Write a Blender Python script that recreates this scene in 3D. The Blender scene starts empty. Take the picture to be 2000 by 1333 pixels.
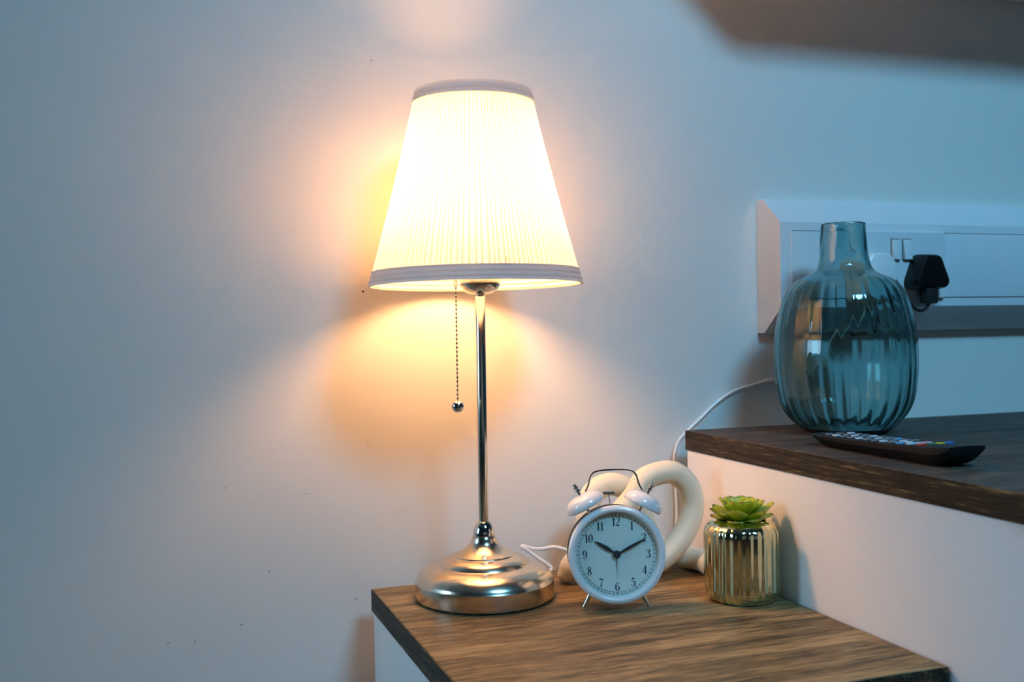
import bpy, bmesh, math, random
from mathutils import Vector, Matrix
random.seed(7)
PI = math.pi
SC = bpy.context.scene
COL = SC.collection

# ------------------------------------------------------------------ camera
# metres, camera at the origin, +y into the wall, z up, floor at z = -0.84
cam_d = bpy.data.cameras.new('camera')
cam = bpy.data.objects.new('camera', cam_d)
COL.objects.link(cam)
F = Vector((0.33621265, 0.94162897, -0.01720285))
Rv = Vector((0.94156447, -0.33647371, -0.01554969))
Uv = Vector((0.02043035, 0.01096959, 0.9997311))
cam.matrix_world = Matrix((
    (Rv.x, Uv.x, -F.x, 0), (Rv.y, Uv.y, -F.y, 0), (Rv.z, Uv.z, -F.z, 0), (0, 0, 0, 1)))
cam_d.sensor_width = 36
cam_d.lens = 2025.56 / 2000 * 36
cam_d.clip_start = 0.02
cam_d.dof.use_dof = True
cam_d.dof.focus_distance = 1.10
cam_d.dof.aperture_fstop = 6.3
SC.camera = cam

# ------------------------------------------------------------------ world, lights, exposure
w = bpy.data.worlds.new('world'); SC.world = w; w.use_nodes = True
w.node_tree.nodes['Background'].inputs['Color'].default_value = (0.25, 0.5, 0.8, 1)
w.node_tree.nodes['Background'].inputs['Strength'].default_value = 0.2

def area(name, loc, target, size, power, color, shape='DISK', size_y=None):
    l = bpy.data.lights.new(name, 'AREA')
    l.shape = shape; l.size = size
    if size_y: l.size_y = size_y
    l.energy = power; l.color = color
    o = bpy.data.objects.new(name, l); COL.objects.link(o)
    o.location = loc
    o.rotation_euler = (Vector(target) - Vector(loc)).to_track_quat('-Z', 'Y').to_euler()
    return o
# cool ceiling light in front of the wall, cool daylight from a window on the left
key = area('ceiling_light_lamp', (0.66, -0.54, 1.48), (1.05, 1.0, 0.0), 0.55, 18, (0.20, 0.57, 0.92))
key.data.spread = math.radians(105)
area('window_daylight', (-1.93, 0.86, 0.30), (0.5, 0.70, -0.3), 0.50, 20, (0.44, 0.74, 1.0), 'RECTANGLE', 1.1)
# dim daylight from the wide curtained window behind the camera
area('rear_window_daylight', (0.0, -2.56, 0.25), (0.0, 1.0, 0.25), 3.0, 1.5, (0.80, 0.93, 1.0), 'RECTANGLE', 1.5)

vs = SC.view_settings
vs.view_transform = 'Standard'; vs.look = 'None'; vs.gamma = 1; vs.use_curve_mapping = False
vs.exposure = 0.0
BULB = 132.0
BULB_COLOR = (1.0, 0.50, 0.21)

# ------------------------------------------------------------------ helpers
def tag(o, label=None, cat=None, group=None, kind=None):
    if label: o['label'] = label
    if cat: o['category'] = cat
    if group: o['group'] = group
    if kind: o['kind'] = kind
    return o

def thing(name, loc, label, cat, rz=0, group=None):
    o = bpy.data.objects.new(name, None); COL.objects.link(o)
    o.empty_display_size = 0.02
    o.location = loc; o.rotation_euler = (0, 0, rz)
    return tag(o, label, cat, group)

def obj(name, bm, mat, parent=None, sharp=35, smooth=True, local=True):
    """link the bmesh as one mesh object; coordinates are in the parent's own frame"""
    me = bpy.data.meshes.new(name)
    bmesh.ops.recalc_face_normals(bm, faces=bm.faces)
    lim = math.radians(sharp)
    for f in bm.faces: f.smooth = smooth
    for e in bm.edges:
        if len(e.link_faces) == 2 and e.calc_face_angle(0) > lim: e.smooth = False
    bm.to_mesh(me); bm.free()
    o = bpy.data.objects.new(name, me); COL.objects.link(o)
    if mat: me.materials.append(mat)
    if parent: o.parent = parent
    return o

def box(x0, x1, y0, y1, z0, z1, bev=0, seg=2, bm=None):
    own = bm is None
    b = bmesh.new()
    vs_ = [b.verts.new(p) for p in ((x0,y0,z0),(x1,y0,z0),(x1,y1,z0),(x0,y1,z0),(x0,y0,z1),(x1,y0,z1),(x1,y1,z1),(x0,y1,z1))]
    for q in ((0,3,2,1),(4,5,6,7),(0,1,5,4),(1,2,6,5),(2,3,7,6),(3,0,4,7)): b.faces.new([vs_[i] for i in q])
    if bev: bmesh.ops.bevel(b, geom=list(b.edges), offset=bev, segments=seg, profile=0.6, affect='EDGES')
    if own: return b
    merge(bm, b); return bm

def merge(bm, b, M=None):
    if M is not None: bmesh.ops.transform(b, matrix=M, verts=b.verts)
    me = bpy.data.meshes.new('tmp'); b.to_mesh(me); b.free()
    bm.from_mesh(me); bpy.data.meshes.remove(me)
    return bm

def lathe(prof, n=96, rib=None, closed=False):
    """prof: (r, z) pairs; rib(r, z, angle) -> radius"""
    bm = bmesh.new(); rings = []
    for r, z in prof:
        if r < 1e-6:
            rings.append([bm.verts.new((0, 0, z))]); continue
        ring = []
        for k in range(n):
            a = 2 * PI * k / n
            rr = rib(r, z, a) if rib else r
            ring.append(bm.verts.new((rr * math.cos(a), rr * math.sin(a), z)))
        rings.append(ring)
    pairs = list(zip(rings, rings[1:]))
    if closed: pairs.append((rings[-1], rings[0]))
    for A, B in pairs:
        if len(A) == 1 and len(B) == 1: continue
        for k in range(n):
            k2 = (k + 1) % n
            if len(A) == 1: bm.faces.new((A[0], B[k], B[k2]))
            elif len(B) == 1: bm.faces.new((A[k], A[k2], B[0]))
            else: bm.faces.new((A[k], A[k2], B[k2], B[k]))
    return bm

def catmull(pts, n=8, closed=False):
    P = [Vector(p) for p in pts]; out = []
    N = len(P)
    for i in range(N if closed else N - 1):
        if closed: a, b, c, d = P[(i-1) % N], P[i], P[(i+1) % N], P[(i+2) % N]
        else: a, b, c, d = P[max(i-1, 0)], P[i], P[i+1], P[min(i+2, N-1)]
        for k in range(n):
            t = k / n
            out.append(0.5 * ((2*b) + (c-a)*t + (2*a-5*b+4*c-d)*t*t + (3*b-a-3*c+d)*t**3))
    if not closed: out.append(P[-1])
    return out

def smooth_prof(pts, n=6):
    return [(max(v.x, 0), v.y) for v in catmull([(r, z, 0) for r, z in pts], n)]

def tube(path, r, seg=12, closed=False, cap=True, round_cap=False):
    bm = bmesh.new(); P = [Vector(p) for p in path]; N = len(P)
    rad = r if callable(r) else (lambda t: r)
    T = []
    for i in range(N):
        if closed: t = P[(i+1) % N] - P[i-1]
        else: t = P[min(i+1, N-1)] - P[max(i-1, 0)]
        T.append(t.normalized())
    u = T[0].orthogonal().normalized(); rings = []
    for i in range(N):
        u = (u - T[i] * u.dot(T[i])).normalized(); v = T[i].cross(u)
        rr = rad(i / (N - 1))
        rings.append([bm.verts.new(P[i] + (u*math.cos(2*PI*k/seg) + v*math.sin(2*PI*k/seg)) * rr) for k in range(seg)])
    if round_cap and not closed:
        def dome(i, sgn):
            res = []
            base = rings[i]; c = P[i]
            for j in (1, 2, 3):
                a = j * PI / 8
                res.append([bm.verts.new(c + (vv.co - c) * math.cos(a) + T[i] * sgn * rad(0 if i == 0 else 1) * math.sin(a)) for vv in base])
            return res
        d0 = dome(0, -1); d1 = dome(N-1, 1)
        rings = d0[::-1] + rings + d1
    M = len(rings)
    for i in range(M if closed else M - 1):
        A, B = rings[i], rings[(i+1) % M]
        for k in range(seg): bm.faces.new((A[k], A[(k+1) % seg], B[(k+1) % seg], B[k]))
    if cap and not closed:
        bm.faces.new(rings[0][::-1]); bm.faces.new(rings[-1])
    return bm

def prism(poly, axis, a, b, bev=0):
    """extrude a closed 2-D outline along an axis (x: poly=(y,z); y: poly=(x,z); z: poly=(x,y))"""
    bm = bmesh.new()
    def mk(p, t):
        return {'x': (t, p[0], p[1]), 'y': (p[0], t, p[1]), 'z': (p[0], p[1], t)}[axis]
    A = [bm.verts.new(mk(p, a)) for p in poly]; B = [bm.verts.new(mk(p, b)) for p in poly]
    n = len(poly)
    bm.faces.new(A); bm.faces.new(B[::-1])
    for i in range(n): bm.faces.new((A[i], B[i], B[(i+1) % n], A[(i+1) % n]))
    if bev: bmesh.ops.bevel(bm, geom=list(bm.edges), offset=bev, segments=2, profile=0.6, affect='EDGES')
    return bm

def round_poly(pts, rads, n=6):
    out = []; N = len(pts)
    if not hasattr(rads, '__len__'): rads = [rads] * N
    for i in range(N):
        p = Vector(pts[i]).to_3d(); a = (Vector(pts[i-1]).to_3d() - p).normalized(); b = (Vector(pts[(i+1) % N]).to_3d() - p).normalized()
        ang = a.angle(b); r = rads[i]; d = r / math.tan(ang / 2)
        c = p + (a + b).normalized() * (r / math.sin(ang / 2))
        s = p + a * d - c; e = p + b * d - c
        th = s.angle(e); ax = s.cross(e)
        for k in range(n + 1):
            q = Matrix.Rotation(th * k / n, 3, ax.normalized()) @ s + c
            out.append((q.x, q.y))
    return out

def sphere(c, r, u=24, v=14, M=None):
    bm = bmesh.new(); bmesh.ops.create_uvsphere(bm, u_segments=u, v_segments=v, radius=r)
    bmesh.ops.translate(bm, vec=c, verts=bm.verts)
    return bm

# ------------------------------------------------------------------ materials
def new_mat(name):
    m = bpy.data.materials.new(name); m.use_nodes = True
    return m, m.node_tree, m.node_tree.nodes['Principled BSDF']

def plain(name, col, rough=0.5, metal=0.0, coat=0.0, spec=0.5, sss=0.0):
    m, nt, p = new_mat(name)
    p.inputs['Base Color'].default_value = (*col, 1)
    p.inputs['Roughness'].default_value = rough
    p.inputs['Metallic'].default_value = metal
    p.inputs['Coat Weight'].default_value = coat
    p.inputs['Specular IOR Level'].default_value = spec
    return m

def N(nt, typ, **kw):
    n = nt.nodes.new(typ)
    for k, v in kw.items(): setattr(n, k, v)
    return n

def add_noise_bump(m, scale=200, strength=0.1, dist=0.001, mapping=None, detail=4):
    nt = m.node_tree; p = nt.nodes['Principled BSDF']
    tc = N(nt, 'ShaderNodeTexCoord'); no = N(nt, 'ShaderNodeTexNoise'); bp = N(nt, 'ShaderNodeBump')
    no.inputs['Scale'].default_value = scale; no.inputs['Detail'].default_value = detail
    bp.inputs['Strength'].default_value = strength; bp.inputs['Distance'].default_value = dist
    src = tc.outputs['Object']
    if mapping:
        mp = N(nt, 'ShaderNodeMapping'); mp.inputs['Scale'].default_value = mapping
        nt.links.new(src, mp.inputs['Vector']); src = mp.outputs['Vector']
    nt.links.new(src, no.inputs['Vector']); nt.links.new(no.outputs['Fac'], bp.inputs['Height'])
    nt.links.new(bp.outputs['Normal'], p.inputs['Normal'])
    return no

# painted wall with a fine roller texture and a few small nicks and scratches
def wall_material():
    m, nt, p = new_mat('painted_wall')
    L = nt.links
    tc = N(nt, 'ShaderNodeTexCoord')
    p.inputs['Roughness'].default_value = 0.45
    p.inputs['Specular IOR Level'].default_value = 0.35
    n1 = N(nt, 'ShaderNodeTexNoise'); n1.inputs['Scale'].default_value = 420; n1.inputs['Detail'].default_value = 5
    n2 = N(nt, 'ShaderNodeTexNoise'); n2.inputs['Scale'].default_value = 18; n2.inputs['Detail'].default_value = 3
    for n in (n1, n2): L.new(tc.outputs['Object'], n.inputs['Vector'])
    sm = N(nt, 'ShaderNodeMath', operation='MULTIPLY_ADD'); sm.inputs[1].default_value = 3.0
    L.new(n2.outputs['Fac'], sm.inputs[0]); L.new(n1.outputs['Fac'], sm.inputs[2])
    bp = N(nt, 'ShaderNodeBump'); bp.inputs['Strength'].default_value = 0.12; bp.inputs['Distance'].default_value = 0.0008
    L.new(sm.outputs[0], bp.inputs['Height']); L.new(bp.outputs['Normal'], p.inputs['Normal'])
    # marks: (x, z, radius x, radius z, darkness)
    marks = [(0.2385, 0.0386, .0013, .0013, .95), (0.2245, -0.312, .0012, .0016, .5), (0.097, -0.327, .0018, .0012, .45),
             (0.048, -0.34, .001, .0016, .4), (0.128, -0.271, .0014, .0016, .35), (0.083, -0.175, .0008, .0016, .4),
             (0.253, 0.302, .0013, .0011, .5), (0.241, -0.135, .0005, .008, .18), (0.17, -0.188, .006, .0006, .2),
             (0.02, -0.338, .002, .0006, .5), (-0.02, 0.19, .001, .001, .3), (-0.09, 0.05, .0009, .0009, .35)]
    sep = N(nt, 'ShaderNodeSeparateXYZ'); L.new(tc.outputs['Object'], sep.inputs[0])
    acc = None
    for (x, z, rx, rz, d) in marks:
        a = N(nt, 'ShaderNodeMath', operation='SUBTRACT'); a.inputs[1].default_value = x; L.new(sep.outputs['X'], a.inputs[0])
        a2 = N(nt, 'ShaderNodeMath', operation='DIVIDE'); a2.inputs[1].default_value = rx; L.new(a.outputs[0], a2.inputs[0])
        b = N(nt, 'ShaderNodeMath', operation='SUBTRACT'); b.inputs[1].default_value = z; L.new(sep.outputs['Z'], b.inputs[0])
        b2 = N(nt, 'ShaderNodeMath', operation='DIVIDE'); b2.inputs[1].default_value = rz; L.new(b.outputs[0], b2.inputs[0])
        pa = N(nt, 'ShaderNodeMath', operation='MULTIPLY'); L.new(a2.outputs[0], pa.inputs[0]); L.new(a2.outputs[0], pa.inputs[1])
        pb = N(nt, 'ShaderNodeMath', operation='MULTIPLY_ADD'); L.new(b2.outputs[0], pb.inputs[0]); L.new(b2.outputs[0], pb.inputs[1]); L.new(pa.outputs[0], pb.inputs[2])
        mr = N(nt, 'ShaderNodeMapRange'); mr.inputs['From Min'].default_value = 0.5; mr.inputs['From Max'].default_value = 1.4
        mr.inputs['To Min'].default_value = d; mr.inputs['To Max'].default_value = 0
        L.new(pb.outputs[0], mr.inputs['Value'])
        if acc is None: acc = mr.outputs[0]
        else:
            mx = N(nt, 'ShaderNodeMath', operation='MAXIMUM'); L.new(acc, mx.inputs[0]); L.new(mr.outputs[0], mx.inputs[1]); acc = mx.outputs[0]
    mix = N(nt, 'ShaderNodeMix', data_type='RGBA')
    L.new(acc, mix.inputs['Factor'])
    mix.inputs['A'].default_value = (0.81, 0.78, 0.73, 1); mix.inputs['B'].default_value = (0.02, 0.02, 0.02, 1)
    L.new(mix.outputs['Result'], p.inputs['Base Color'])
    return m

def wood_material(name, dark, mid, light, stretch=(2.2, 34, 34), rough=0.42, fine=1.0, contrast=(0.32, 0.72)):
    m, nt, p = new_mat(name); L = nt.links
    tc = N(nt, 'ShaderNodeTexCoord')
    mp = N(nt, 'ShaderNodeMapping'); mp.inputs['Scale'].default_value = stretch
    L.new(tc.outputs['Object'], mp.inputs['Vector'])
    n0 = N(nt, 'ShaderNodeTexNoise'); n0.inputs['Scale'].default_value = 1.2; n0.inputs['Detail'].default_value = 3
    n0.inputs['Distortion'].default_value = 0.8
    n1 = N(nt, 'ShaderNodeTexNoise'); n1.inputs['Scale'].default_value = 6.0 * fine; n1.inputs['Detail'].default_value = 8; n1.inputs['Roughness'].default_value = 0.7
    for n in (n0, n1): L.new(mp.outputs['Vector'], n.inputs['Vector'])
    mx = N(nt, 'ShaderNodeMath', operation='MULTIPLY_ADD'); mx.inputs[1].default_value = 0.55
    hf = N(nt, 'ShaderNodeMath', operation='MULTIPLY'); hf.inputs[1].default_value = 0.45
    L.new(n0.outputs['Fac'], hf.inputs[0]); L.new(n1.outputs['Fac'], mx.inputs[0]); L.new(hf.outputs[0], mx.inputs[2])
    cr = N(nt, 'ShaderNodeValToRGB')
    e = cr.color_ramp.elements
    e[0].position = contrast[0]; e[0].color = (*dark, 1); e[1].position = contrast[1]; e[1].color = (*light, 1)
    c = e.new((contrast[0] + contrast[1]) / 2); c.color = (*mid, 1)
    L.new(mx.outputs[0], cr.inputs['Fac']); L.new(cr.outputs['Color'], p.inputs['Base Color'])
    bp = N(nt, 'ShaderNodeBump'); bp.inputs['Strength'].default_value = 0.25; bp.inputs['Distance'].default_value = 0.0004
    L.new(n1.outputs['Fac'], bp.inputs['Height']); L.new(bp.outputs['Normal'], p.inputs['Normal'])
    p.inputs['Roughness'].default_value = rough
    return m

def glass_material(name, color, rough=0.0, ior=1.48, absorb=None, density=0):
    m, nt, p = new_mat(name)
    p.inputs['Base Color'].default_value = (*color, 1)
    p.inputs['Roughness'].default_value = rough
    p.inputs['IOR'].default_value = ior
    p.inputs['Transmission Weight'].default_value = 1
    if absorb:
        ab = N(nt, 'ShaderNodeVolumeAbsorption'); ab.inputs['Color'].default_value = (*absorb, 1); ab.inputs['Density'].default_value = density
        nt.links.new(ab.outputs[0], nt.nodes['Material Output'].inputs['Volume'])
    return m

def fabric_material(name, col, trans_col, fac, pleats=0):
    m = bpy.data.materials.new(name); m.use_nodes = True; nt = m.node_tree; L = nt.links
    nt.nodes.clear()
    out = N(nt, 'ShaderNodeOutputMaterial'); mix = N(nt, 'ShaderNodeMixShader')
    d = N(nt, 'ShaderNodeBsdfDiffuse'); t = N(nt, 'ShaderNodeBsdfTranslucent')
    d.inputs['Color'].default_value = (*col, 1); t.inputs['Color'].default_value = (*trans_col, 1)
    mix.inputs[0].default_value = fac
    L.new(d.outputs[0], mix.inputs[1]); L.new(t.outputs[0], mix.inputs[2]); L.new(mix.outputs[0], out.inputs['Surface'])
    if pleats:
        # doubled cloth at each fold lets less light through
        at = N(nt, 'ShaderNodeAttribute', attribute_name='fold')
        mr = N(nt, 'ShaderNodeMapRange'); mr.inputs['To Min'].default_value = 1.0; mr.inputs['To Max'].default_value = 0.35
        L.new(at.outputs['Fac'], mr.inputs['Value'])
        mc = N(nt, 'ShaderNodeMix', data_type='RGBA', blend_type='MULTIPLY'); mc.inputs['Factor'].default_value = 1
        mc.inputs['A'].default_value = (*trans_col, 1)
        L.new(mr.outputs[0], mc.inputs['B']); L.new(mc.outputs['Result'], t.inputs['Color'])
    return m

M_wall = wall_material()
M_paint = plain('plain_paint', (0.13, 0.17, 0.19), 0.6)
M_floor = wood_material('floor_boards', (0.10, 0.065, 0.04), (0.18, 0.12, 0.075), (0.28, 0.19, 0.12), (2, 12, 12))
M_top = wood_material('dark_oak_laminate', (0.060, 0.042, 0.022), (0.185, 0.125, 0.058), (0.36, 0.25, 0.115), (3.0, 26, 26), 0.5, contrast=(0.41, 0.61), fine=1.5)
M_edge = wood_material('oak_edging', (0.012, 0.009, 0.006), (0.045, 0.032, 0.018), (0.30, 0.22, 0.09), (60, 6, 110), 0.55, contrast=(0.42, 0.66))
M_top_shaded = wood_material('shaded_oak_laminate', (0.030, 0.022, 0.018), (0.075, 0.055, 0.042), (0.15, 0.115, 0.085), (3.0, 26, 26), 0.55, contrast=(0.39, 0.63), fine=1.5)  # same laminate as the nightstand top, weaker light put into its colour
for m_ in (M_top, M_top_shaded, M_edge): m_.node_tree.nodes['Principled BSDF'].inputs['Specular IOR Level'].default_value = 0.22
M_board = plain('white_board', (0.82, 0.81, 0.81), 0.38); 
M_plastic = plain('white_plastic', (0.78, 0.79, 0.80), 0.32)
M_gap = plain('shadow_gap_grey', (0.10, 0.11, 0.12), 0.7)
M_black = plain('black_plastic', (0.006, 0.006, 0.007), 0.45, spec=0.3)
M_blackrubber = plain('black_rubber', (0.012, 0.012, 0.012), 0.6)
M_nickel = plain('brushed_nickel', (0.72, 0.65, 0.53), 0.20, 1.0)
add_noise_bump(M_nickel, 60, 0.10, 0.0005, (1, 1, 30))
M_pole = plain('polished_nickel', (0.72, 0.68, 0.60), 0.16, 1.0)
M_chrome = plain('chrome', (0.70, 0.68, 0.65), 0.08, 1.0)
M_darkchrome = plain('dark_chrome', (0.30, 0.28, 0.26), 0.2, 1.0)
M_shade = fabric_material('pleated_fabric', (0.80, 0.79, 0.78), (0.84, 0.73, 0.53), 0.49, pleats=1)
M_trim = fabric_material('trim_fabric', (0.78, 0.76, 0.76), (0.74, 0.71, 0.68), 0.33)
M_cord = plain('white_cord', (0.80, 0.79, 0.76), 0.35)
M_white_enamel = plain('white_enamel', (0.80, 0.80, 0.80), 0.18, 0, 0.4)
M_dial = plain('pale_mint_dial', (0.68, 0.78, 0.71), 0.6)
M_ink = plain('dark_ink', (0.012, 0.02, 0.028), 0.5)
M_thinhand = plain('grey_hand', (0.30, 0.34, 0.34), 0.4, 0.5)
M_cream = plain('cream_ceramic', (0.82, 0.74, 0.56), 0.48, spec=0.4)
add_noise_bump(M_cream, 700, 0.08, 0.0003)
M_pot = plain('gilded_glass', (0.60, 0.59, 0.36), 0.12, 1.0, 1.0)
M_potglass = glass_material('yellow_glass', (0.86, 0.88, 0.62))
M_soil = plain('dark_moss', (0.03, 0.035, 0.02), 0.9)
M_vase = glass_material('teal_glass', (1, 1, 1), 0.0, 1.46, (0.11, 0.58, 0.60), 330)

def leaf_material():
    m, nt, p = new_mat('succulent_leaf'); L = nt.links
    at = N(nt, 'ShaderNodeAttribute', attribute_name='tip')
    no = N(nt, 'ShaderNodeTexNoise'); no.inputs['Scale'].default_value = 90
    tc = N(nt, 'ShaderNodeTexCoord'); L.new(tc.outputs['Object'], no.inputs['Vector'])
    ad = N(nt, 'ShaderNodeMath', operation='MULTIPLY_ADD'); ad.inputs[1].default_value = 0.5; 
    L.new(no.outputs['Fac'], ad.inputs[0]); L.new(at.outputs['Fac'], ad.inputs[2])
    cr = N(nt, 'ShaderNodeValToRGB'); e = cr.color_ramp.elements
    e[0].position = 0.15; e[0].color = (0.10, 0.26, 0.015, 1)
    e[1].position = 1.0; e[1].color = (0.22, 0.07, 0.03, 1)
    c = e.new(0.55); c.color = (0.34, 0.46, 0.02, 1)
    c = e.new(0.88); c.color = (0.50, 0.48, 0.03, 1)
    L.new(ad.outputs[0], cr.inputs['Fac']); L.new(cr.outputs['Color'], p.inputs['Base Color'])
    p.inputs['Roughness'].default_value = 0.38
    p.inputs['Subsurface Weight'].default_value = 0.15; p.inputs['Subsurface Radius'].default_value = (0.004, 0.006, 0.002)
    p.inputs['Subsurface Scale'].default_value = 0.5
    return m
M_leaf = leaf_material()

M_bulb, nt_, p_ = new_mat('glowing_bulb')
p_.inputs['Base Color'].default_value = (0.9, 0.85, 0.75, 1)
p_.inputs['Emission Color'].default_value = (*BULB_COLOR, 1)
p_.inputs['Emission Strength'].default_value = BULB

# clear pane of the clock: see-through with a weak reflection
M_pane = bpy.data.materials.new('clear_pane'); M_pane.use_nodes = True
nt_ = M_pane.node_tree; nt_.nodes.clear()
o_ = N(nt_, 'ShaderNodeOutputMaterial'); mx_ = N(nt_, 'ShaderNodeMixShader'); g_ = N(nt_, 'ShaderNodeBsdfGlossy'); t_ = N(nt_, 'ShaderNodeBsdfTransparent')
g_.inputs['Roughness'].default_value = 0.03
mx_.inputs[0].default_value = 0.045; nt_.links.new(t_.outputs[0], mx_.inputs[1]); nt_.links.new(g_.outputs[0], mx_.inputs[2]); nt_.links.new(mx_.outputs[0], o_.inputs['Surface'])

# ------------------------------------------------------------------ room shell
X0, X1, Y0, YW, ZF, ZC = -2.0, 2.45, -2.6, 1.17, -0.84, 1.56
def struct(name, bm, m, label=None):
    return tag(obj(name, bm, m), label, None, None, 'structure')
struct('wall_back', box(X0-.1, X1+.1, YW, YW+.1, ZF-.1, ZC+.1), M_wall, 'off-white painted wall behind the lamp with small nicks and scratches')
struct('wall_left', box(X0-.1, X0, Y0-.1, YW, ZF-.1, ZC+.1), M_paint)
struct('wall_right', box(X1, X1+.1, Y0-.1, YW, ZF-.1, ZC+.1), M_paint)
struct('wall_front', box(X0, X1, Y0-.1, Y0, ZF-.1, ZC+.1), M_paint)
struct('floor', box(X0, X1, Y0, YW, ZF-.1, ZF), M_floor)
struct('ceiling', box(X0, X1, Y0, YW, ZC, ZC+.1), M_paint)
bm = bmesh.new()
for a in ((X0, X0+.03, .53, .59, -.33, .93), (X0, X0+.03, 1.11, 1.165, -.33, .93), (X0, X0+.03, .59, 1.11, -.33, -.27), (X0, X0+.03, .59, 1.11, .87, .93)): box(*a, bm=bm)
struct('window_1', bm, M_plastic)
bm = bmesh.new()
for a in ((-1.58, -1.51, Y0, Y0+.03, -.55, 1.05), (1.51, 1.58, Y0, Y0+.03, -.55, 1.05), (-1.51, 1.51, Y0, Y0+.03, -.55, -.51), (-1.51, 1.51, Y0, Y0+.03, 1.01, 1.05)): box(*a, bm=bm)
struct('window_2', bm, M_plastic)
bm = lathe([(0, ZC), (0.21, ZC), (0.21, ZC-.03), (0.19, ZC-.04), (0, ZC-.04)], 48)
bmesh.ops.translate(bm, vec=(0.66, -0.54, 0), verts=bm.verts)
tag(obj('ceiling_light', bm, M_plastic), 'round white ceiling light above the bedside', 'ceiling light')

# unseen block added above the frame, outline cut to cast the top-right wall shadow
poly = [(0.7134, 0.452), (1.95, 0.452), (1.95, 0.95), (0.43, 0.95), (0.43, 0.71)]
caster = thing('shadow_caster', (0, 0, 0), 'unseen shallow block above the socket trunking, added to cast a shadow', 'shadow caster')
obj('caster_body', prism(poly, 'y', 1.01, 1.168, 0.002), M_board, caster)
obj('caster_front', prism([(0.7134, 0.453), (1.949, 0.453), (1.949, 0.949), (0.431, 0.949), (0.431, 0.711)], 'y', 0.992, 1.009, 0.002), M_board, caster)

# ------------------------------------------------------------------ nightstand and dresser
Z1, Z2, TH = -0.2914, -0.1352, 0.0241
YB = 1.129

def drawer_front(parent, x0, x1, z0, z1, y):
    d = obj('drawer', box(x0, x1, y-.018, y, z0, z1, .0015), M_board, parent)
    cx = (x0 + x1) / 2
    h = obj('handle', tube([(cx-.06, y-.018, (z0+z1)/2), (cx-.06, y-.04, (z0+z1)/2), (cx+.06, y-.04, (z0+z1)/2), (cx+.06, y-.018, (z0+z1)/2)], .004, 10), M_nickel, d)
    return d

def slab_top(parent, x0, x1, y0, y1, z, name='top', mat=None):
    """laminate sheet with its edging as a sub-part"""
    t = obj(name, box(x0+.0008, x1-.0008, y0+.0008, y1, z-TH, z, .0006, 1), mat or M_top, parent)
    bm = bmesh.new()
    box(x0, x0+.0008, y0, y1, z-TH, z-.0006, bm=bm)
    box(x1-.0008, x1, y0, y1, z-TH, z-.0006, bm=bm)
    box(x0+.0008, x1-.0008, y0, y0+.0008, z-TH, z-.0006, bm=bm)
    obj('edging', bm, M_edge, t)
    return t
ns = thing('nightstand', (0.43, 0.9, ZF), 'white nightstand with dark wood top under the lamp and alarm clock', 'nightstand')
def off(o, dx, dy, dz):      # shapes below are written in room coordinates
    o.location = (dx, dy, dz); return o
def room_parent(root):
    h = root.location.copy()
    for c in root.children:
        c.location = (-h.x, -h.y, -h.z)
NX0, NX1, NY0 = 0.2332, 0.6262, 0.6875
slab_top(ns, NX0, NX1, NY0, YB, Z1)
obj('body', box(NX0+.0022, NX1-.0012, NY0+.022, YB-.002, ZF+.06, Z1-TH, .001), M_board, ns)
obj('plinth', box(NX0+.02, NX1-.02, NY0+.05, YB-.02, ZF, ZF+.06), M_board, ns)
drawer_front(ns, NX0+.004, NX1-.004, Z1-TH-.205, Z1-TH-.006, NY0+.0205)
drawer_front(ns, NX0+.004, NX1-.004, Z1-TH-.41, Z1-TH-.211, NY0+.0205)
room_parent(ns)

dr = thing('dresser', (1.2, 0.85, ZF), 'white dresser with dark wood top holding the teal vase', 'dresser')
DX0, DX1, DY0 = 0.6275, 1.83, 0.58
slab_top(dr, DX0, DX1, DY0, YB, Z2, mat=M_top_shaded)
obj('body', box(DX0+.0015, DX1-.0012, DY0+.022, YB-.002, ZF+.06, Z2-TH, .001), M_board, dr)
obj('plinth', box(DX0+.02, DX1-.02, DY0+.05, YB-.02, ZF, ZF+.06), M_board, dr)
for i in range(2):
    for j in range(3):
        xa = DX0 + .004 + i*.5985; zb = Z2 - TH - .006 - j*.205
        drawer_front(dr, xa, xa+.5935, zb-.199, zb, DY0+.0205)
room_parent(dr)

# ------------------------------------------------------------------ socket trunking on the wall
tr = thing('socket_trunking', (0.759, YW, -0.0183), 'white plastic trunking box running along the wall behind the vase', 'trunking')
TZ0, TZ1, TD, TR, TI = -0.0183, 0.1554, 0.0531, 0.0153, 0.0326
prof = [(YW, TZ0), (YW-TR, TZ0), (YW-TD, TZ0+TI), (YW-TD, TZ1-TI), (YW-TR, TZ1), (YW, TZ1)]
obj('casing', prism(prof, 'x', 0.7592, X1-.002, .0012), M_plastic, tr, sharp=20)
YF = YW - TD
def lid(x0, x1):
    return obj('cover', prism([(YF-.0012, .0262), (YF-.0012, .1112), (YF+.002, .1112), (YF+.002, .0262)], 'x', x0, x1, .0004), M_plastic, tr)
def groove(x0, x1):
    for za, zb_ in ((.1110, .1121), (.0252, .0263)):
        obj('cover_gap', box(x0, x1, YF-.0004, YF+.001, za, zb_), M_gap, tr)
lid(.7755, .8668); lid(1.0142, X1-.003)
groove(.7755, .8668); groove(1.0142, X1-.003)
room_parent(tr)

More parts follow.
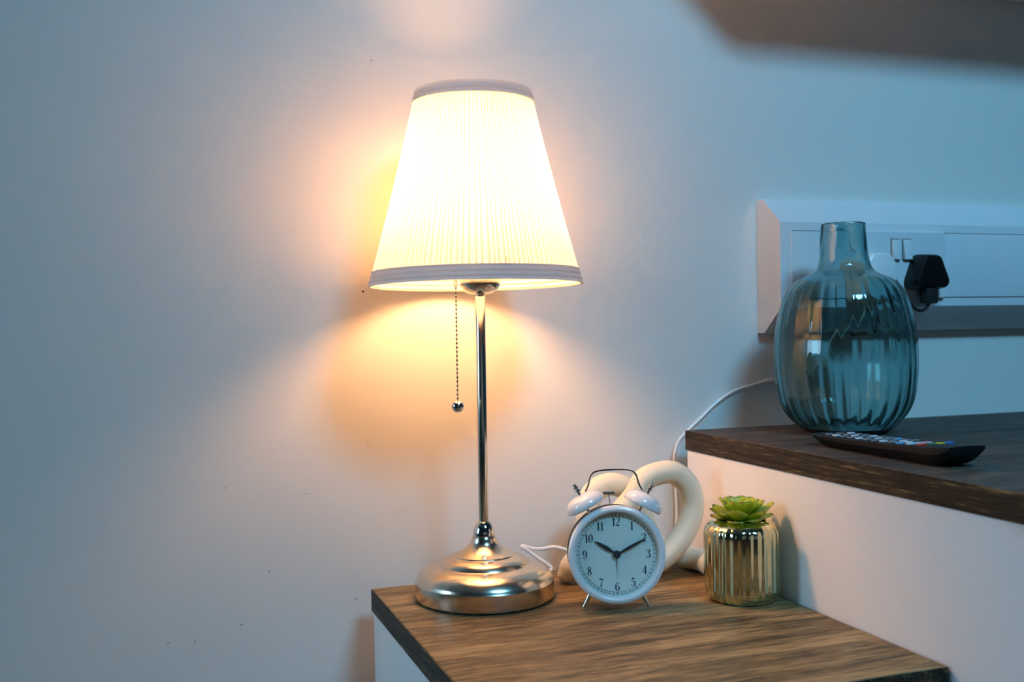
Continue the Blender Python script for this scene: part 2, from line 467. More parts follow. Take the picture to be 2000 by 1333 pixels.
so = thing('double_wall_socket', (0.9404, YF, 0.0683), 'white double wall socket with two rocker switches set in the trunking', 'wall socket')
pl = obj('faceplate', prism(round_poly([(.8674, .0255), (1.0134, .0255), (1.0134, .1115), (.8674, .1115)], .003), 'y', YF-.006, YF+.001, .0012), M_plastic, so)
for xa in (.9245, .9427):
    b = bmesh.new(); box(xa-.0008, xa+.0136, YF-.0063, YF-.003, .0741, .1029, bm=b)
    obj('switch_recess', b, M_gap, so)
    obj('switch', prism([(YF-.0115, .0755), (YF-.0078, .1018), (YF-.003, .1018), (YF-.003, .0755)], 'x', xa+.0006, xa+.0126, .0009), M_plastic, so)
room_parent(so)

# black plug with its cord
bp_ = thing('black_plug', (0.9716, 1.1, 0.0578), 'black three-pin plug in the right socket with a looping black cord', 'plug')
tri = round_poly([(.9375, .0365), (1.0075, .0365), (.9865, .0818), (.9575, .0818)], [.009, .009, .010, .010])
cbm = bmesh.new()
# body tapers a little towards the front
def plug_body(tri, y_back, y_front, s):
    b = bmesh.new(); cx = sum(p[0] for p in tri)/len(tri); cz = sum(p[1] for p in tri)/len(tri)
    levels = [(y_back, 1.0), (y_back-.004, 1.02), ((y_back+y_front)/2, 1.0), (y_front+.004, s), (y_front+.0012, s*.96), (y_front, s*.89)]
    rings = [[b.verts.new((cx+(x-cx)*k, y, cz+(z-cz)*k)) for x, z in tri] for y, k in levels]
    n = len(tri)
    for A, B in zip(rings, rings[1:]):
        for i in range(n): b.faces.new((A[i], A[(i+1) % n], B[(i+1) % n], B[i]))
    b.faces.new(rings[0]); b.faces.new(rings[-1][::-1])
    return b
obj('plug_body', plug_body([(.9715+(x-.9715)*.93, z) for x, z in tri], YF-.006, 1.086, .95), M_black, bp_)
g = obj('cord_grip', box(.9625, .9815, 1.089, 1.103, .0175, .040, .002), M_blackrubber, bp_)
cp = catmull([(.9720, 1.096, .019), (.9680, 1.096, .0120), (.9570, 1.095, .0080), (.9445, 1.095, .0140), (.9335, 1.096, .0285), (.9230, 1.099, .0455), (.9145, 1.102, .056), (.9085, 1.104, .056), (.9060, 1.106, .045), (.9060, 1.107, .014), (.9060, 1.118, -.006), (.9060, 1.138, -.020), (.906, 1.152, -.0225), (.906, 1.1678, -.0215)], 6)
obj('cord', tube(cp, .0021, 10), M_blackrubber, bp_)
room_parent(bp_)

# ------------------------------------------------------------------ table lamp
LX, LY = 0.339, 1.048
lamp = thing('table_lamp', (LX, LY, Z1), 'lit table lamp with white pleated shade on brushed nickel stand', 'table lamp')
obj('foot_pad', lathe([(0, 0.0), (.0705, 0.0), (.0715, .001), (.0715, .0022), (0, .0022)], 96), M_blackrubber, lamp)
bp = [(0, .0018), (.0728, .0018), (.0736, .0028), (.0739, .0045), (.0739, .0195), (.0733, .0206)]
bp += smooth_prof([(.0733, .0206), (.0712, .0245), (.0660, .0300), (.0580, .0345), (.0490, .0366)], 5)[1:]
bp += [(.0478, .0367), (.0474, .0374), (.0468, .0382)]
bp += smooth_prof([(.0468, .0382), (.0440, .0412), (.0390, .0438), (.0335, .0452)], 4)[1:]
bp += [(.0327, .0453), (.0323, .0459), (.0318, .0465)]
bp += smooth_prof([(.0318, .0465), (.0245, .0497), (.0185, .0545), (.0148, .0590), (.0130, .0640)], 5)[1:]
base = obj('base', lathe(bp + [(.0124, .0650), (0, .0650)], 160), M_nickel, lamp, sharp=28)
obj('collar', lathe([(.0112, .0648), (.0114, .0656)] + smooth_prof([(.0116, .0662), (.0114, .0700), (.0098, .0750), (.0075, .0790), (.0060, .0808)], 4) + [(0, .0812)], 48), M_chrome, lamp)
obj('pole', lathe([(.0050, .079), (.0053, .080), (.0053, .3210), (.0049, .3218), (0, .3218)], 32), M_pole, lamp)
sk = [(0, .3205), (.0045, .3205), (.0045, .3228)] + smooth_prof([(.0065, .3228), (.0120, .3235), (.0180, .3270), (.0212, .3320), (.0217, .3370)], 4) + [(.0217, .352), (.0205, .3535), (.0150, .3540), (.0145, .358), (.0145, .378), (0, .378)]
socket = obj('lamp_holder', lathe(sk, 64), M_nickel, lamp, sharp=30)
# globe bulb
obj('bulb', lathe(smooth_prof([(0.0128, .376), (.0130, .385), (.0185, .398), (.0270, .413), (.0300, .430), (.0268, .447), (.0155, .458), (0, .4615)], 3), 28), M_bulb, lamp)

# shade: pleated cloth between two trim bands
SX, SY = 0.3338 - LX, 1.0455 - LY
NP = 118
zb, zt = 0.3318, 0.5345            # bottom and top of the shade above the table top
rb, rt = 0.1118, 0.0606
rng = random.Random(3)
pw = [rng.uniform(.75, 1.25) for _ in range(NP)]; tot = sum(pw); edges = [0]
for v in pw: edges.append(edges[-1] + v / tot)
angs = []                          # (angle, radial offset, fold)
for i in range(NP):
    a, b = edges[i], edges[i+1]
    for f, dr_, fo in ((0.0, -.0009, 1.0), (0.10, -.0002, .75), (0.22, .0006, 0.05), (0.6, .0008, 0.0), (0.85, .0002, 0.15)):
        angs.append(((a + (b - a) * f) * 2 * PI, dr_, fo))
def shade_surface(z0, z1, rows, inset=0.0, pleat=1.0):
    bm = bmesh.new(); lay = bm.verts.layers.float.new('fold'); rings = []
    for j in range(rows):
        t = j / (rows - 1); z = z0 + (z1 - z0) * t
        q = (z - zb) / (zt - zb)
        # the frame is a cone, a little concave near the top
        r = rb + (rt - rb) * q - .0012 * math.sin(PI * q) - inset
        ring = []
        for a, dr_, fo in angs:
            rr = r + dr_ * pleat * (1 - .35 * q)
            v = bm.verts.new((SX + rr*math.cos(a), SY + rr*math.sin(a), z - .020*(1-q)*rr*math.sin(a))); v[lay] = fo; ring.append(v)
        rings.append(ring)
    n = len(angs)
    for A, B in zip(rings, rings[1:]):
        for k in range(n): bm.faces.new((A[k], A[(k+1) % n], B[(k+1) % n], B[k]))
    return bm
shade = obj('lamp_shade', shade_surface(zb + .002, zt - .002, 14), M_shade, lamp, sharp=80)
def band(z0, z1, ex, ridges):
    pr = []
    nz = 28
    for j in range(nz + 1):
        t = j / nz; z = z0 + (z1 - z0) * t
        q = (z - zb) / (zt - zb); r = rb + (rt - rb) * q
        pr.append((r + ex + .00035 * math.cos(2*PI*t*ridges), z))
    inner = [(r - ex - .0016, z) for r, z in pr[::-1]]
    bm = lathe(pr + inner, 144, closed=True)
    for v in bm.verts: v.co.z -= .020 * (1 - (v.co.z - zb)/(zt - zb)) * v.co.y      # the shade sits a touch low at the back
    bmesh.ops.translate(bm, vec=(SX, SY, 0), verts=bm.verts)
    return bm
obj('trim_band', band(zb - .0002, zb + .0152, .0014, 3), M_trim, shade, sharp=60)
obj('trim_band', band(zt - .0118, zt + .0006, .0012, 2), M_trim, shade, sharp=60)
# wire spider that carries the shade
b = bmesh.new()
for k in range(3):
    a = k * 2 * PI / 3 + .5
    merge(b, tube([(.0145*math.cos(a), .0145*math.sin(a), .3560), (SX+.06*math.cos(a), SY+.06*math.sin(a), .3595), (SX+(rb-.008)*math.cos(a), SY+(rb-.008)*math.sin(a), .3560)], .0011, 8))
merge(b, tube([(.0165*math.cos(t*PI/12), .0165*math.sin(t*PI/12), .3560) for t in range(24)], .0014, 8, closed=True))
obj('shade_carrier', b, M_chrome, shade)
# pull chain
CX, CY = 0.3040 - LX, 1.020 - LY
ch = obj('pull_chain', tube([(CX, CY, .338), (CX, CY, -.0832 - Z1)], .00035, 6), M_darkchrome, lamp)
ztop, zbot = .3285, .2150
b = bmesh.new()
nb = 27
for k in range(nb):
    z = ztop + (zbot - ztop) * k / (nb - 1)
    merge(b, sphere((CX, CY, z), .00125, 10, 6))
obj('chain_beads', b, M_darkchrome, ch)
obj('chain_link', tube(catmull([(CX-.0016, CY, .331), (CX-.0012, CY, .336), (CX, CY, .3385), (CX+.0012, CY, .336), (CX+.0016, CY, .331), (CX, CY, .3295)], 4, True), .0004, 6, closed=True), M_darkchrome, ch)
obj('chain_arm', tube([(-.014, -.010, .342), (CX, CY, .3385)], .0012, 8), M_nickel, ch)
obj('chain_ball', sphere((CX, CY, .2068), .0064, 32, 18), M_chrome, ch)
# cord from the base to the white plug in the left socket
def cordpt(x, y, z): return (x - LX, y - LY, z - Z1)
cw = [(.400, 1.085, -.2885), (.425, 1.103, -.2880), (.4395, 1.108, -.2835), (.4250, 1.114, -.2715), (.4125, 1.118, -.2612), (.4075, 1.1195, -.2583), (.4105, 1.1195, -.2577), (.4200, 1.118, -.2610), (.4330, 1.117, -.2622), (.4460, 1.116, -.2610), (.4600, 1.112, -.2650), (.490, 1.110, -.2800), (.54, 1.113, -.2888), (.600, 1.118, -.2888), (.618, 1.140, -.2860), (.6290, 1.158, -.270), (.6330, 1.162, -.245), (.6325, 1.163, -.2100), (.6315, 1.163, -.1850), (.6320, 1.164, -.1680), (.6405, 1.165, -.1500), (.6690, 1.165, -.1262), (.6960, 1.165, -.1045), (.7210, 1.166, -.0920), (.7500, 1.166, -.0850), (.7769, 1.166, -.0800), (.800, 1.166, -.083), (.830, 1.165, -.075), (.855, 1.162, -.055), (.862, 1.157, -.030), (.866, 1.120, -.012), (.869, 1.095, .004), (.874, 1.092, .022)]
obj('cord', tube(catmull([cordpt(*p) for p in cw], 6), .00215, 10), M_cord, lamp)
wp = obj('plug', plug_body(round_poly([(.854, .0225), (.9035, .0225), (.9035, .0700), (.8925, .0830), (.865, .0830), (.854, .0700)], [.008, .008, .006, .007, .007, .006], 4), YF-.006, 1.072, .93), plain('warm_white_plastic', (.90, .87, .85), .3), lamp)
bmesh_off = (-LX, -LY, -Z1); wp.location = bmesh_off

# ------------------------------------------------------------------ glass vase
VX, VY = 0.7865, 1.0275
vase = thing('glass_vase', (VX, VY, Z2), 'rounded teal ribbed glass vase with narrow neck on the dresser', 'vase')
outer = [(.0, .0022), (.030, .0022), (.0440, .0004), (.0475, .0012), (.0535, .0055), (.0600, .0115), (.0675, .0205), (.0735, .0310), (.0775, .0430), (.0803, .0600), (.0818, .0800), (.0816, .1000), (.0801, .1180), (.0768, .1380), (.0730, .1520), (.0690, .1630), (.0630, .1725), (.0545, .1805), (.0455, .1850), (.0365, .1892), (.0318, .1940), (.0293, .2010), (.0280, .2110), (.0270, .2250), (.0260, .2370), (.0255, .2455)]
NR = 28
def rib_amt(z):
    if z < .004: return 0
    a = min(1, (z - .004) / .02)
    if z > .17: a *= max(0, 1 - (z - .17) / .04)
    return a * (.30 + .70 * min(1, max(0, .085 - z) / .07)) if z < .12 else a * .42
def vrib(r, z, a):
    tw = a + z * .5 + .010 * math.sin(3*a + 40*z)
    k = .0009 * rib_amt(z)
    if z > .19: return r + .00035 * math.sin(5*a + 60*z) + .0002 * math.sin(9*a - 90*z)
    return r + k * (math.cos(NR * tw) + .25*math.cos(2*NR*tw))
def vrib_in(r, z, a):
    tw = a + z * .5 + .010 * math.sin(3*a + 40*z)
    return r + .0003 * rib_amt(z) * math.cos(NR * tw + .6)
op = smooth_prof(outer[2:], 4)
po = [(0, .0022), (.030, .0020), (.0420, .0008)] + op
def inset_prof(pr, t):
    out = []
    for i in range(len(pr)):
        a = Vector((*pr[max(i-1, 0)], 0)); c = Vector((*pr[min(i+1, len(pr)-1)], 0))
        d = (c - a).normalized(); nn = Vector((-d.y, d.x, 0))
        p = Vector((*pr[i], 0)) + nn * t
        out.append((max(p.x, 0.0005), p.y))
    return out
pin = inset_prof(op, .0022)
pin = [(r, max(z, .0048)) for r, z in pin]
pin2 = []
for r, z in pin:
    if not pin2 or z > pin2[-1][1] + .0004: pin2.append((r, z))
pin2 = [(0, .0045)] + [(pin2[0][0]*.6, .0046)] + pin2[:-1]
# outside shell upwards, over the lip, inside shell down
nseg = 28 * 10
bm = bmesh.new()
A = lathe(po + [(.0250, .2468), (.0240, .2466)], nseg, vrib)
# build in one go so that lip is closed
full = po + [(.0252, .2470), (.0243, .2474), (.0236, .2468)] + pin2[::-1]
split = len(po) + 3
A.free()
cnt = [0]
def rib_full(r, z, a):
    return r
bm = bmesh.new(); rings = []
for idx, (r, z) in enumerate(full):
    if r < 1e-6: rings.append([bm.verts.new((0, 0, z))]); continue
    fn = vrib if idx < split else vrib_in
    rings.append([bm.verts.new((fn(r, z, 2*PI*k/nseg)*math.cos(2*PI*k/nseg), fn(r, z, 2*PI*k/nseg)*math.sin(2*PI*k/nseg), z)) for k in range(nseg)])
for A_, B_ in zip(rings, rings[1:]):
    for k in range(nseg):
        k2 = (k+1) % nseg
        if len(A_) == 1: bm.faces.new((A_[0], B_[k], B_[k2]))
        elif len(B_) == 1: bm.faces.new((A_[k], A_[k2], B_[0]))
        else: bm.faces.new((A_[k], A_[k2], B_[k2], B_[k]))
obj('vase_body', bm, M_vase, vase, sharp=75)

# ------------------------------------------------------------------ remote control
rc = thing('remote_control', (0.690, 0.835, Z2), 'black remote control with coloured keys lying before the vase', 'remote control', math.radians(-1.5))
secs = []
NS = 26
for i in range(NS + 1):
    t = i / NS                               # 0 = far end, 1 = near end
    y = .100 - t * .206
    top = .0125 + .0070 * t**1.3
    bot = 0.0003
    if t < .12: bot += .0075 * (1 - t/.12)**2
    if t > .88: bot += .012 * ((t-.88)/.12)**1.6
    mid = bot + (top - bot) * (.55 if t > .2 else .62)
    w = .0232 - .0012 * math.sin(PI*t)
    if t < .04: w -= .002 * (1 - t/.04)
    if t > .95: w -= .003 * ((t-.95)/.05)
    sag = .0012 * math.sin(PI * t)
    secs.append([(-w*.72, y, bot), (-w*.98, y, mid), (-w, y, top-.001-sag), (-w+.0012, y, top-sag), (0, y, top+.0006-sag), (w-.0012, y, top-sag), (w, y, top-.001-sag), (w*.98, y, mid), (w*.72, y, bot)])
bm = bmesh.new(); rings = [[bm.verts.new(p) for p in s] for s in secs]
for A_, B_ in zip(rings, rings[1:]):
    for k in range(9): bm.faces.new((A_[k], A_[(k+1) % 9], B_[(k+1) % 9], B_[k]))
bm.faces.new(rings[0]); bm.faces.new(rings[-1][::-1])
body = obj('remote_body', bm, M_black, rc, sharp=25)
def key_z(y):
    t = (.100 - y) / .206
    return .0125 + .0070 * t**1.3 + .0006 - .0012*math.sin(PI*t)
K = {'grey': plain('grey_key', (.20, .22, .24), .4), 'pale': plain('pale_key', (.62, .66, .72), .4), 'red': plain('red_key', (.70, .05, .02), .35),
     'green': plain('green_key', (.02, .22, .12), .35), 'yellow': plain('yellow_key', (.70, .60, .02), .35), 'blue': plain('blue_key', (.02, .16, .62), .35),
     'pink': plain('pink_key', (.75, .35, .42), .4), 'sky': plain('light_blue_key', (.12, .45, .75), .4), 'dark': plain('dark_key', (.02, .02, .022), .35)}
def key(x, y, c, w=.0032, l=.0028, label=None):
    z = key_z(y)
    o = obj('key', box(x-w, x+w, y-l, y+l, z-.001, z+.0010, .0006, 1), K[c], rc)
    if label: o['label'] = label
for c, x in zip(('red', 'green', 'yellow', 'blue'), (-.0150, -.0050, .0052, .0152)):
    key(x, -.066, c, .0038, .0030, c + ' key')
for x, c in ((-.0145, 'pale'), (-.0048, 'pale'), (.0048, 'pink'), (.0145, 'dark')): key(x, -.050, c, .0040, .0030)
for x, c in ((-.0155, 'sky'), (-.0055, 'pale'), (.0055, 'dark'), (.0155, 'dark')): key(x, -.036, c, .0036, .0028)
for r in range(9):
    y = -.022 + r * .0125
    for x in (-.0135, 0, .0135):
        c = 'grey' if (r + int(x*1000)) % 3 else 'pale'
        if r == 2 and x > 0: c = 'sky'
        key(x, y, c, .0036, .0026)

# ------------------------------------------------------------------ cream knotted ornament
path = [(0.4405, 1.066, -0.2810), (0.4511, 1.064, -0.2675), (0.4721, 1.060, -0.2459), (0.4991, 1.056, -0.2196), (0.5195, 1.054, -0.1985),
        (0.5320, 1.054, -0.1805), (0.5495, 1.054, -0.1740), (0.5698, 1.054, -0.1742), (0.5875, 1.054, -0.1883), (0.5945, 1.054, -0.2118),
        (0.5857, 1.052, -0.2374), (0.5678, 1.050, -0.2579), (0.5466, 1.050, -0.2730), (0.5199, 1.055, -0.2781), (0.4952, 1.070, -0.2750),
        (0.4807, 1.085, -0.2505), (0.4775, 1.088, -0.2175), (0.4855, 1.088, -0.1955), (0.5083, 1.088, -0.1878), (0.5323, 1.088, -0.1999),
        (0.5452, 1.088, -0.2256), (0.5563, 1.087, -0.2534), (0.5740, 1.086, -0.2710), (0.5890, 1.082, -0.2765), (0.6010, 1.070, -0.2781), (0.6060, 1.052, -0.2781), (0.6040, 1.036, -0.2781)]
OC = Vector((0.53, 1.07, Z1))
kn = tube([Vector(p) - OC for p in catmull(path, 7)], lambda t: .0132 * (1 - .25 * max(0, 1 - t/.03)**2), 28, round_cap=True)
orn = tag(obj('knot_ornament', kn, M_cream), 'cream ceramic knot ornament of looping tube standing behind the alarm clock', 'ornament')
orn.location = OC

# ------------------------------------------------------------------ alarm clock
CK = Vector((0.4505, 0.9585, Z1))
ck = thing('alarm_clock', CK, 'white twin-bell alarm clock showing ten past ten', 'alarm clock', math.radians(-18))
TILT = Matrix.Translation((0, 0, .0555)) @ Matrix.Rotation(math.radians(-5), 4, 'X')
ROTL = Matrix.Rotation(math.radians(90), 4, 'X')      # lathe axis z -> -y (towards the viewer)
def clock_part(name, bm, mat, parent=None, sharp=35, face=True):
    if face: bmesh.ops.transform(bm, matrix=TILT @ ROTL, verts=bm.verts)
    else: bmesh.ops.transform(bm, matrix=TILT, verts=bm.verts)
    return obj(name, bm, mat, parent or ck, sharp)
# in face frame: x right, y up, z towards the viewer
clock_part('housing', lathe([(0, -.0170), (.0440, -.0170), (.0462, -.0155), (.0468, -.0130), (.0468, .0085), (0, .0085)], 96), M_white_enamel)
clock_part('rear_rim', lathe([(.0462, -.0170), (.0478, -.0168), (.0482, -.0155), (.0478, -.0142), (.0462, -.0140)], 96, closed=True), M_darkchrome)
clock_part('bezel', lathe([(.0424, .0090), (.0424, .0155), (.0432, .0172), (.0450, .0180), (.0470, .0176), (.0487, .0162), (.0493, .0140), (.0492, .0115), (.0480, .0098), (.0466, .0088)], 128, closed=True), M_white_enamel)
dial = clock_part('dial', lathe([(0, .0108), (.0425, .0108), (.0425, .0090), (0, .0090)], 96), M_dial)
DZ = .0109
# glyph strokes on a unit-high box: list of (points, widths)
G = {
 '1': [([(.0,.84),(.12,.90),(.20,1.0)], [.03,.05,.05]), ([(.20,.0),(.20,1.0)], [.15,.15]), ([(.04,.015),(.36,.015)], [.03,.03])],
 '2': [([(.05,.72),(.06,.86),(.24,.985),(.42,.90),(.45,.72),(.34,.48),(.14,.24),(.03,.06)], [.13,.05,.045,.11,.15,.09,.05,.04]), ([(.03,.06),(.20,.07),(.38,.05),(.47,.20)], [.07,.13,.13,.03])],
 '3': [([(.05,.80),(.10,.93),(.24,.985),(.38,.90),(.39,.74),(.31,.58),(.18,.53)], [.12,.05,.045,.11,.14,.07,.04]), ([(.18,.53),(.34,.49),(.44,.36),(.44,.20),(.34,.05),(.20,.015),(.08,.07),(.04,.20)], [.04,.06,.13,.15,.08,.045,.05,.12])],
 '4': [([(.36,.99),(.02,.28)], [.04,.04]), ([(.02,.28),(.50,.28)], [.06,.06]), ([(.36,.0),(.36,.99)], [.14,.14]), ([(.22,.015),(.48,.015)], [.03,.03])],
 '5': [([(.10,.98),(.10,.54)], [.04,.04]), ([(.10,.95),(.26,.91),(.42,.98)], [.12,.13,.03]), ([(.10,.54),(.26,.62),(.42,.52),(.46,.32),(.38,.10),(.22,.015),(.08,.06),(.04,.18)], [.04,.05,.10,.15,.10,.045,.05,.12])],
 '6': [([(.43,.82),(.38,.94),(.26,.985),(.12,.86),(.06,.56),(.07,.26),(.16,.06),(.27,.015),(.40,.09),(.46,.30),(.40,.50),(.27,.58),(.15,.52),(.08,.36)], [.11,.05,.04,.08,.14,.14,.08,.04,.10,.14,.09,.04,.04,.05])],
 '7': [([(.03,.80),(.08,.93),(.26,.91),(.47,.97)], [.03,.12,.13,.05]), ([(.47,.97),(.36,.66),(.25,.36),(.21,.0)], [.04,.05,.09,.16])],
 '8': [([(.26,.985),(.40,.90),(.41,.74),(.30,.58),(.14,.44),(.05,.25),(.10,.07),(.25,.015),(.40,.07),(.46,.24),(.36,.42),(.20,.58),(.10,.74),(.12,.90),(.26,.985)], [.04,.08,.10,.10,.10,.12,.08,.04,.08,.12,.13,.13,.12,.08,.04])],
 '9': [([(.07,.18),(.12,.06),(.24,.015),(.38,.14),(.44,.44),(.43,.74),(.34,.94),(.23,.985),(.10,.91),(.04,.70),(.10,.50),(.23,.42),(.35,.48),(.42,.64)], [.11,.05,.04,.08,.14,.14,.08,.04,.10,.14,.09,.04,.04,.05])],
 '0': [([(.26,.985),(.41,.86),(.46,.50),(.41,.14),(.26,.015),(.11,.14),(.06,.50),(.11,.86),(.26,.985)], [.04,.10,.16,.10,.04,.10,.16,.10,.04])],
}
GW = {'1': .38}
def ribbon(bm, pts, wid, ox, oy, s, z):
    P = catmull([(x, y, w) for (x, y), w in zip(pts, wid)], 5) if len(pts) > 2 else [Vector((x, y, w)) for (x, y), w in zip(pts, wid)]
    n = len(P); L_, R_ = [], []
    for i, p in enumerate(P):
        t = (P[min(i+1, n-1)] - P[max(i-1, 0)]); t.z = 0; t.normalize(); nn = Vector((-t.y, t.x, 0))
        h = max(p.z, .03) / 2
        L_.append(bm.verts.new((ox + (p.x + nn.x*h)*s, oy + (p.y + nn.y*h)*s, z)))
        R_.append(bm.verts.new((ox + (p.x - nn.x*h)*s, oy + (p.y - nn.y*h)*s, z)))
    for i in range(n-1): bm.faces.new((L_[i], R_[i], R_[i+1], L_[i+1]))
def number(txt, cx, cy, h):
    bm = bmesh.new(); ws = [GW.get(c, .50) for c in txt]; gap = .06
    total = sum(ws) + gap*(len(txt)-1); x = cx - total*h/2
    for c, w_ in zip(txt, ws):
        for pts, wid in G[c]: ribbon(bm, pts, wid, x, cy - h/2, h, DZ)
        x += (w_ + gap) * h
    r = bmesh.ops.extrude_face_region(bm, geom=list(bm.faces))
    bmesh.ops.translate(bm, vec=(0, 0, .00012), verts=[v for v in r['geom'] if isinstance(v, bmesh.types.BMVert)])
    return bm
for n_ in range(1, 13):
    a = n_ * PI / 6
    clock_part('numeral', number(str(n_), .0322*math.sin(a), .0325*math.cos(a), .0083), M_ink, dial)
bm = bmesh.new()
for rr in (.0402, .0378):
    k = 120
    A_ = [bm.verts.new(((rr-.00014)*math.cos(2*PI*i/k), (rr-.00014)*math.sin(2*PI*i/k), DZ+.0001)) for i in range(k)]
    B_ = [bm.verts.new(((rr+.00014)*math.cos(2*PI*i/k), (rr+.00014)*math.sin(2*PI*i/k), DZ+.0001)) for i in range(k)]
    for i in range(k): bm.faces.new((A_[i], A_[(i+1) % k], B_[(i+1) % k], B_[i]))
for i in range(60):
    a = 2*PI*i/60; hw = .00032 if i % 5 == 0 else .00017
    d = Vector((math.sin(a), math.cos(a), 0)); s_ = Vector((d.y, -d.x, 0))
    vs4 = [bm.verts.new(d*r_ + s_*q_ + Vector((0, 0, DZ+.00012))) for r_, q_ in ((.0379, -hw), (.0379, hw), (.0401, hw), (.0401, -hw))]
    bm.faces.new(vs4)
clock_part('minute_track', bm, M_ink, dial)
def hand(length, ang, wmax, wbase, z, tail=.0, tip=.0004, th=.0005):
    pr = [(-tail, wbase), (0, wbase), (length*.18, wbase), (length*.42, wmax), (length*.75, wmax*.72), (length, tip)]
    poly = [(w_/2, l_) for l_, w_ in pr] + [(-w_/2, l_) for l_, w_ in pr[::-1]]
    b_ = prism(poly, 'z', z, z+th)
    bmesh.ops.transform(b_, matrix=Matrix.Rotation(-ang, 4, 'Z'), verts=b_.verts)
    return b_
clock_part('hour_hand', hand(.0262, math.radians(-58.5), .0043, .0020, .0121), M_ink)
clock_part('minute_hand', hand(.0345, math.radians(62.5), .0031, .0020, .0129), M_ink)
clock_part('alarm_hand', hand(.0150, math.radians(182), .0009, .0008, .0116, tip=.0006, th=.0003), M_thinhand)
clock_part('second_hand', hand(.0200, math.radians(176), .0006, .0005, .0136, .004, th=.0003), M_thinhand)
clock_part('hand_hub', lathe([(0, .0112), (.0038, .0112), (.0040, .0136), (.0034, .0143), (.0016, .0144), (.0014, .0150), (0, .0151)], 32), M_ink)
clock_part('glass_pane', lathe([(0, .0158), (.0423, .0158)], 64), M_pane)
# bells, posts, nuts, handle, hammer: clock frame x right, y back, z up about the housing centre
for s in (-1, 1):
    c = Vector((.0302*s, .0, .0500))
    tilt = Matrix.Translation(c) @ Matrix.Rotation(math.radians(28*s), 4, 'Y')
    b = lathe(smooth_prof([(.0190, -.0040), (.0203, -.0030), (.0204, .0000), (.0188, .0040), (.0150, .0076), (.0080, .0097), (0, .0104)], 4) + [], 56)
    inn = lathe(smooth_prof([(.0190, -.0040), (.0185, .0000), (.0160, .0048), (.0080, .0080), (0, .0088)], 3), 56)
    merge(b, inn); bmesh.ops.transform(b, matrix=tilt, verts=b.verts)
    bell = clock_part('bell', b, M_white_enamel, face=False)
    b = lathe([(0, -.011), (.0014, -.011), (.0014, .0145), (.0030, .0145), (.0030, .0160), (.0018, .0163), (.0018, .0178), (.0026, .0182), (.0026, .0200), (.0016, .0204), (.0016, .0225), (0, .0228)], 16)
    bmesh.ops.transform(b, matrix=tilt, verts=b.verts)
    clock_part('bell_post', b, M_chrome, face=False, parent=bell)
    bell.parent = ck
hp = [(-.0292, 0, .0625), (-.0270, 0, .0665), (-.0248, 0, .0730), (-.0232, 0, .0785), (-.0195, 0, .0822), (-.0120, 0, .0838), (0, 0, .0842), (.0120, 0, .0838), (.0195, 0, .0822), (.0232, 0, .0785), (.0248, 0, .0730), (.0270, 0, .0665), (.0292, 0, .0625)]
clock_part('handle', tube(catmull(hp, 5), .0010, 10), M_chrome, face=False)
b = tube([(-.0035, 0, .0440), (-.0055, 0, .0600)], .0005, 8)
box(-.0112, .0008, -.0016, .0016, .0592, .0622, .0006, bm=b)
clock_part('hammer', b, M_chrome, face=False)
for s in (-1, 1):
    fb = tube([(.0245*s, -.001, .0175), (.0335*s, -.003, .0012)], lambda t: .0028 - .0012*t, 16)
    obj('foot', fb, M_chrome, ck)

# ------------------------------------------------------------------ potted succulent
PX, PY = 0.5855, 0.9365
ps = thing('potted_succulent', (PX, PY, Z1), 'small green succulent in ribbed gold glass pot beside the dresser', 'potted plant', math.radians(10))
NRB = 30
def prib(r, z, a):
    k = .00042 if .006 < z < .080 else .0001
    if z > .070: k *= max(.3, 1 - (z-.070)/.014)
    return r + k * math.cos(NRB*a)
pp = [(0, .0012), (.030, .0012), (.0325, .0004), (.0345, .0015), (.0362, .0045), (.0385, .0100), (.0388, .0140), (.0388, .0660)] + smooth_prof([(.0388, .0660), (.0386, .0715), (.0370, .0760), (.0335, .0795), (.0290, .0815), (.0262, .0822)], 4)[1:] + [(.0250, .0832), (.0243, .0826), (.0246, .0790), (.0250, .076), (0, .076)]
obj('pot', lathe(pp, NRB*10, prib), M_pot, ps, sharp=70)
obj('soil', lathe([(0, .0785), (.0244, .0775), (.0244, .0765), (0, .0765)], 32), M_soil, ps)
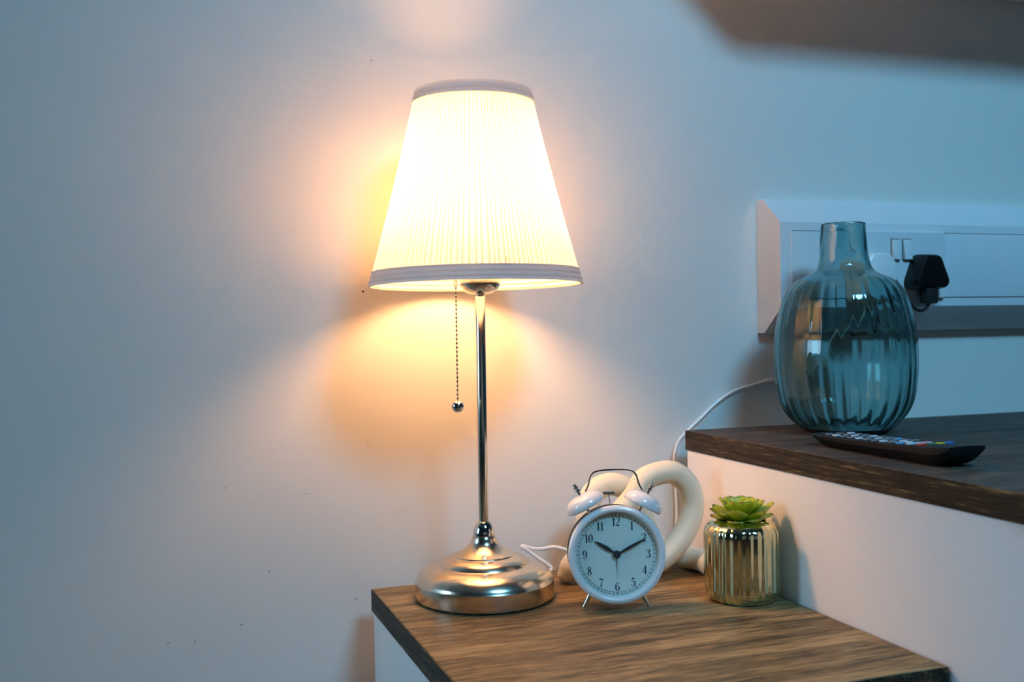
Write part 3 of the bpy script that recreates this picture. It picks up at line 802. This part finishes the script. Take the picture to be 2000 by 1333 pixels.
def leaf(bm, lay, az, elev, length, width, z0, curl, seedv):
    rn = random.Random(seedv)
    nu, nv = 12, 8
    def pt(u, v, side):
        # u along, v across (-1..1)
        wv = width * (math.sin(PI * min(1, (u*.86+.10))**1.35) ** .75) * (1 if u < .98 else .25)
        l = length * u
        cup = .30 * width * (v*v) * (1 - .4*u)
        th = .0013 * (1 - v*v) * math.sin(PI*min(1, u*.9+.08)) * side
        x = l; y = v * wv; z = cup + th + curl * length * u * u
        ca, sa = math.cos(elev), math.sin(elev)
        X = x*ca - z*sa; Z = x*sa + z*ca
        X += .0015
        c, s = math.cos(az), math.sin(az)
        return (X*c - y*s, X*s + y*c, z0 + Z)
    for side in (1, -1):
        G_ = [[bm.verts.new(pt(i/nu, -1 + 2*j/nv, side)) for j in range(nv+1)] for i in range(nu+1)]
        for i in range(nu+1):
            for j in range(nv+1):
                v_ = G_[i][j]; e_ = abs(-1+2*j/nv)
                v_[lay] = min(1, (i/nu)**3 * .66 + .03*e_)
        for i in range(nu):
            for j in range(nv):
                q = (G_[i][j], G_[i][j+1], G_[i+1][j+1], G_[i+1][j])
                bm.faces.new(q if side > 0 else q[::-1])
bm = bmesh.new(); lay = bm.verts.layers.float.new('tip')
rn = random.Random(11)
for k in range(6): leaf(bm, lay, k*2*PI/6 + rn.uniform(-.1, .1) + .5, math.radians(rn.uniform(2, 8)), rn.uniform(.0295, .0320), .0105, .0795, .12, 80+k)
for k in range(7): leaf(bm, lay, k*2*PI/7 + rn.uniform(-.12, .12) + .2, math.radians(rn.uniform(13, 24)), rn.uniform(.0355, .0385), .0118, .0790, .14, k)
for k in range(6): leaf(bm, lay, k*2*PI/6 + .35 + rn.uniform(-.12, .12), math.radians(rn.uniform(34, 44)), rn.uniform(.0305, .0335), .0122, .0810, .08, 20+k)
for k in range(4): leaf(bm, lay, k*2*PI/4 + .8 + rn.uniform(-.12, .12), math.radians(rn.uniform(56, 62)), rn.uniform(.0255, .0275), .0125, .0830, -.10, 40+k)
for k in range(3): leaf(bm, lay, k*2*PI/3 + .3, math.radians(rn.uniform(74, 80)), .0190, .0080, .0850, -.20, 60+k)
bmesh.ops.remove_doubles(bm, verts=bm.verts, dist=.00002)
foliage = obj('foliage', bm, M_leaf, ps, sharp=80)
obj('stem', lathe([(0, .0775), (.0035, .0775), (.0030, .090), (0, .0905)], 12), M_leaf, ps)
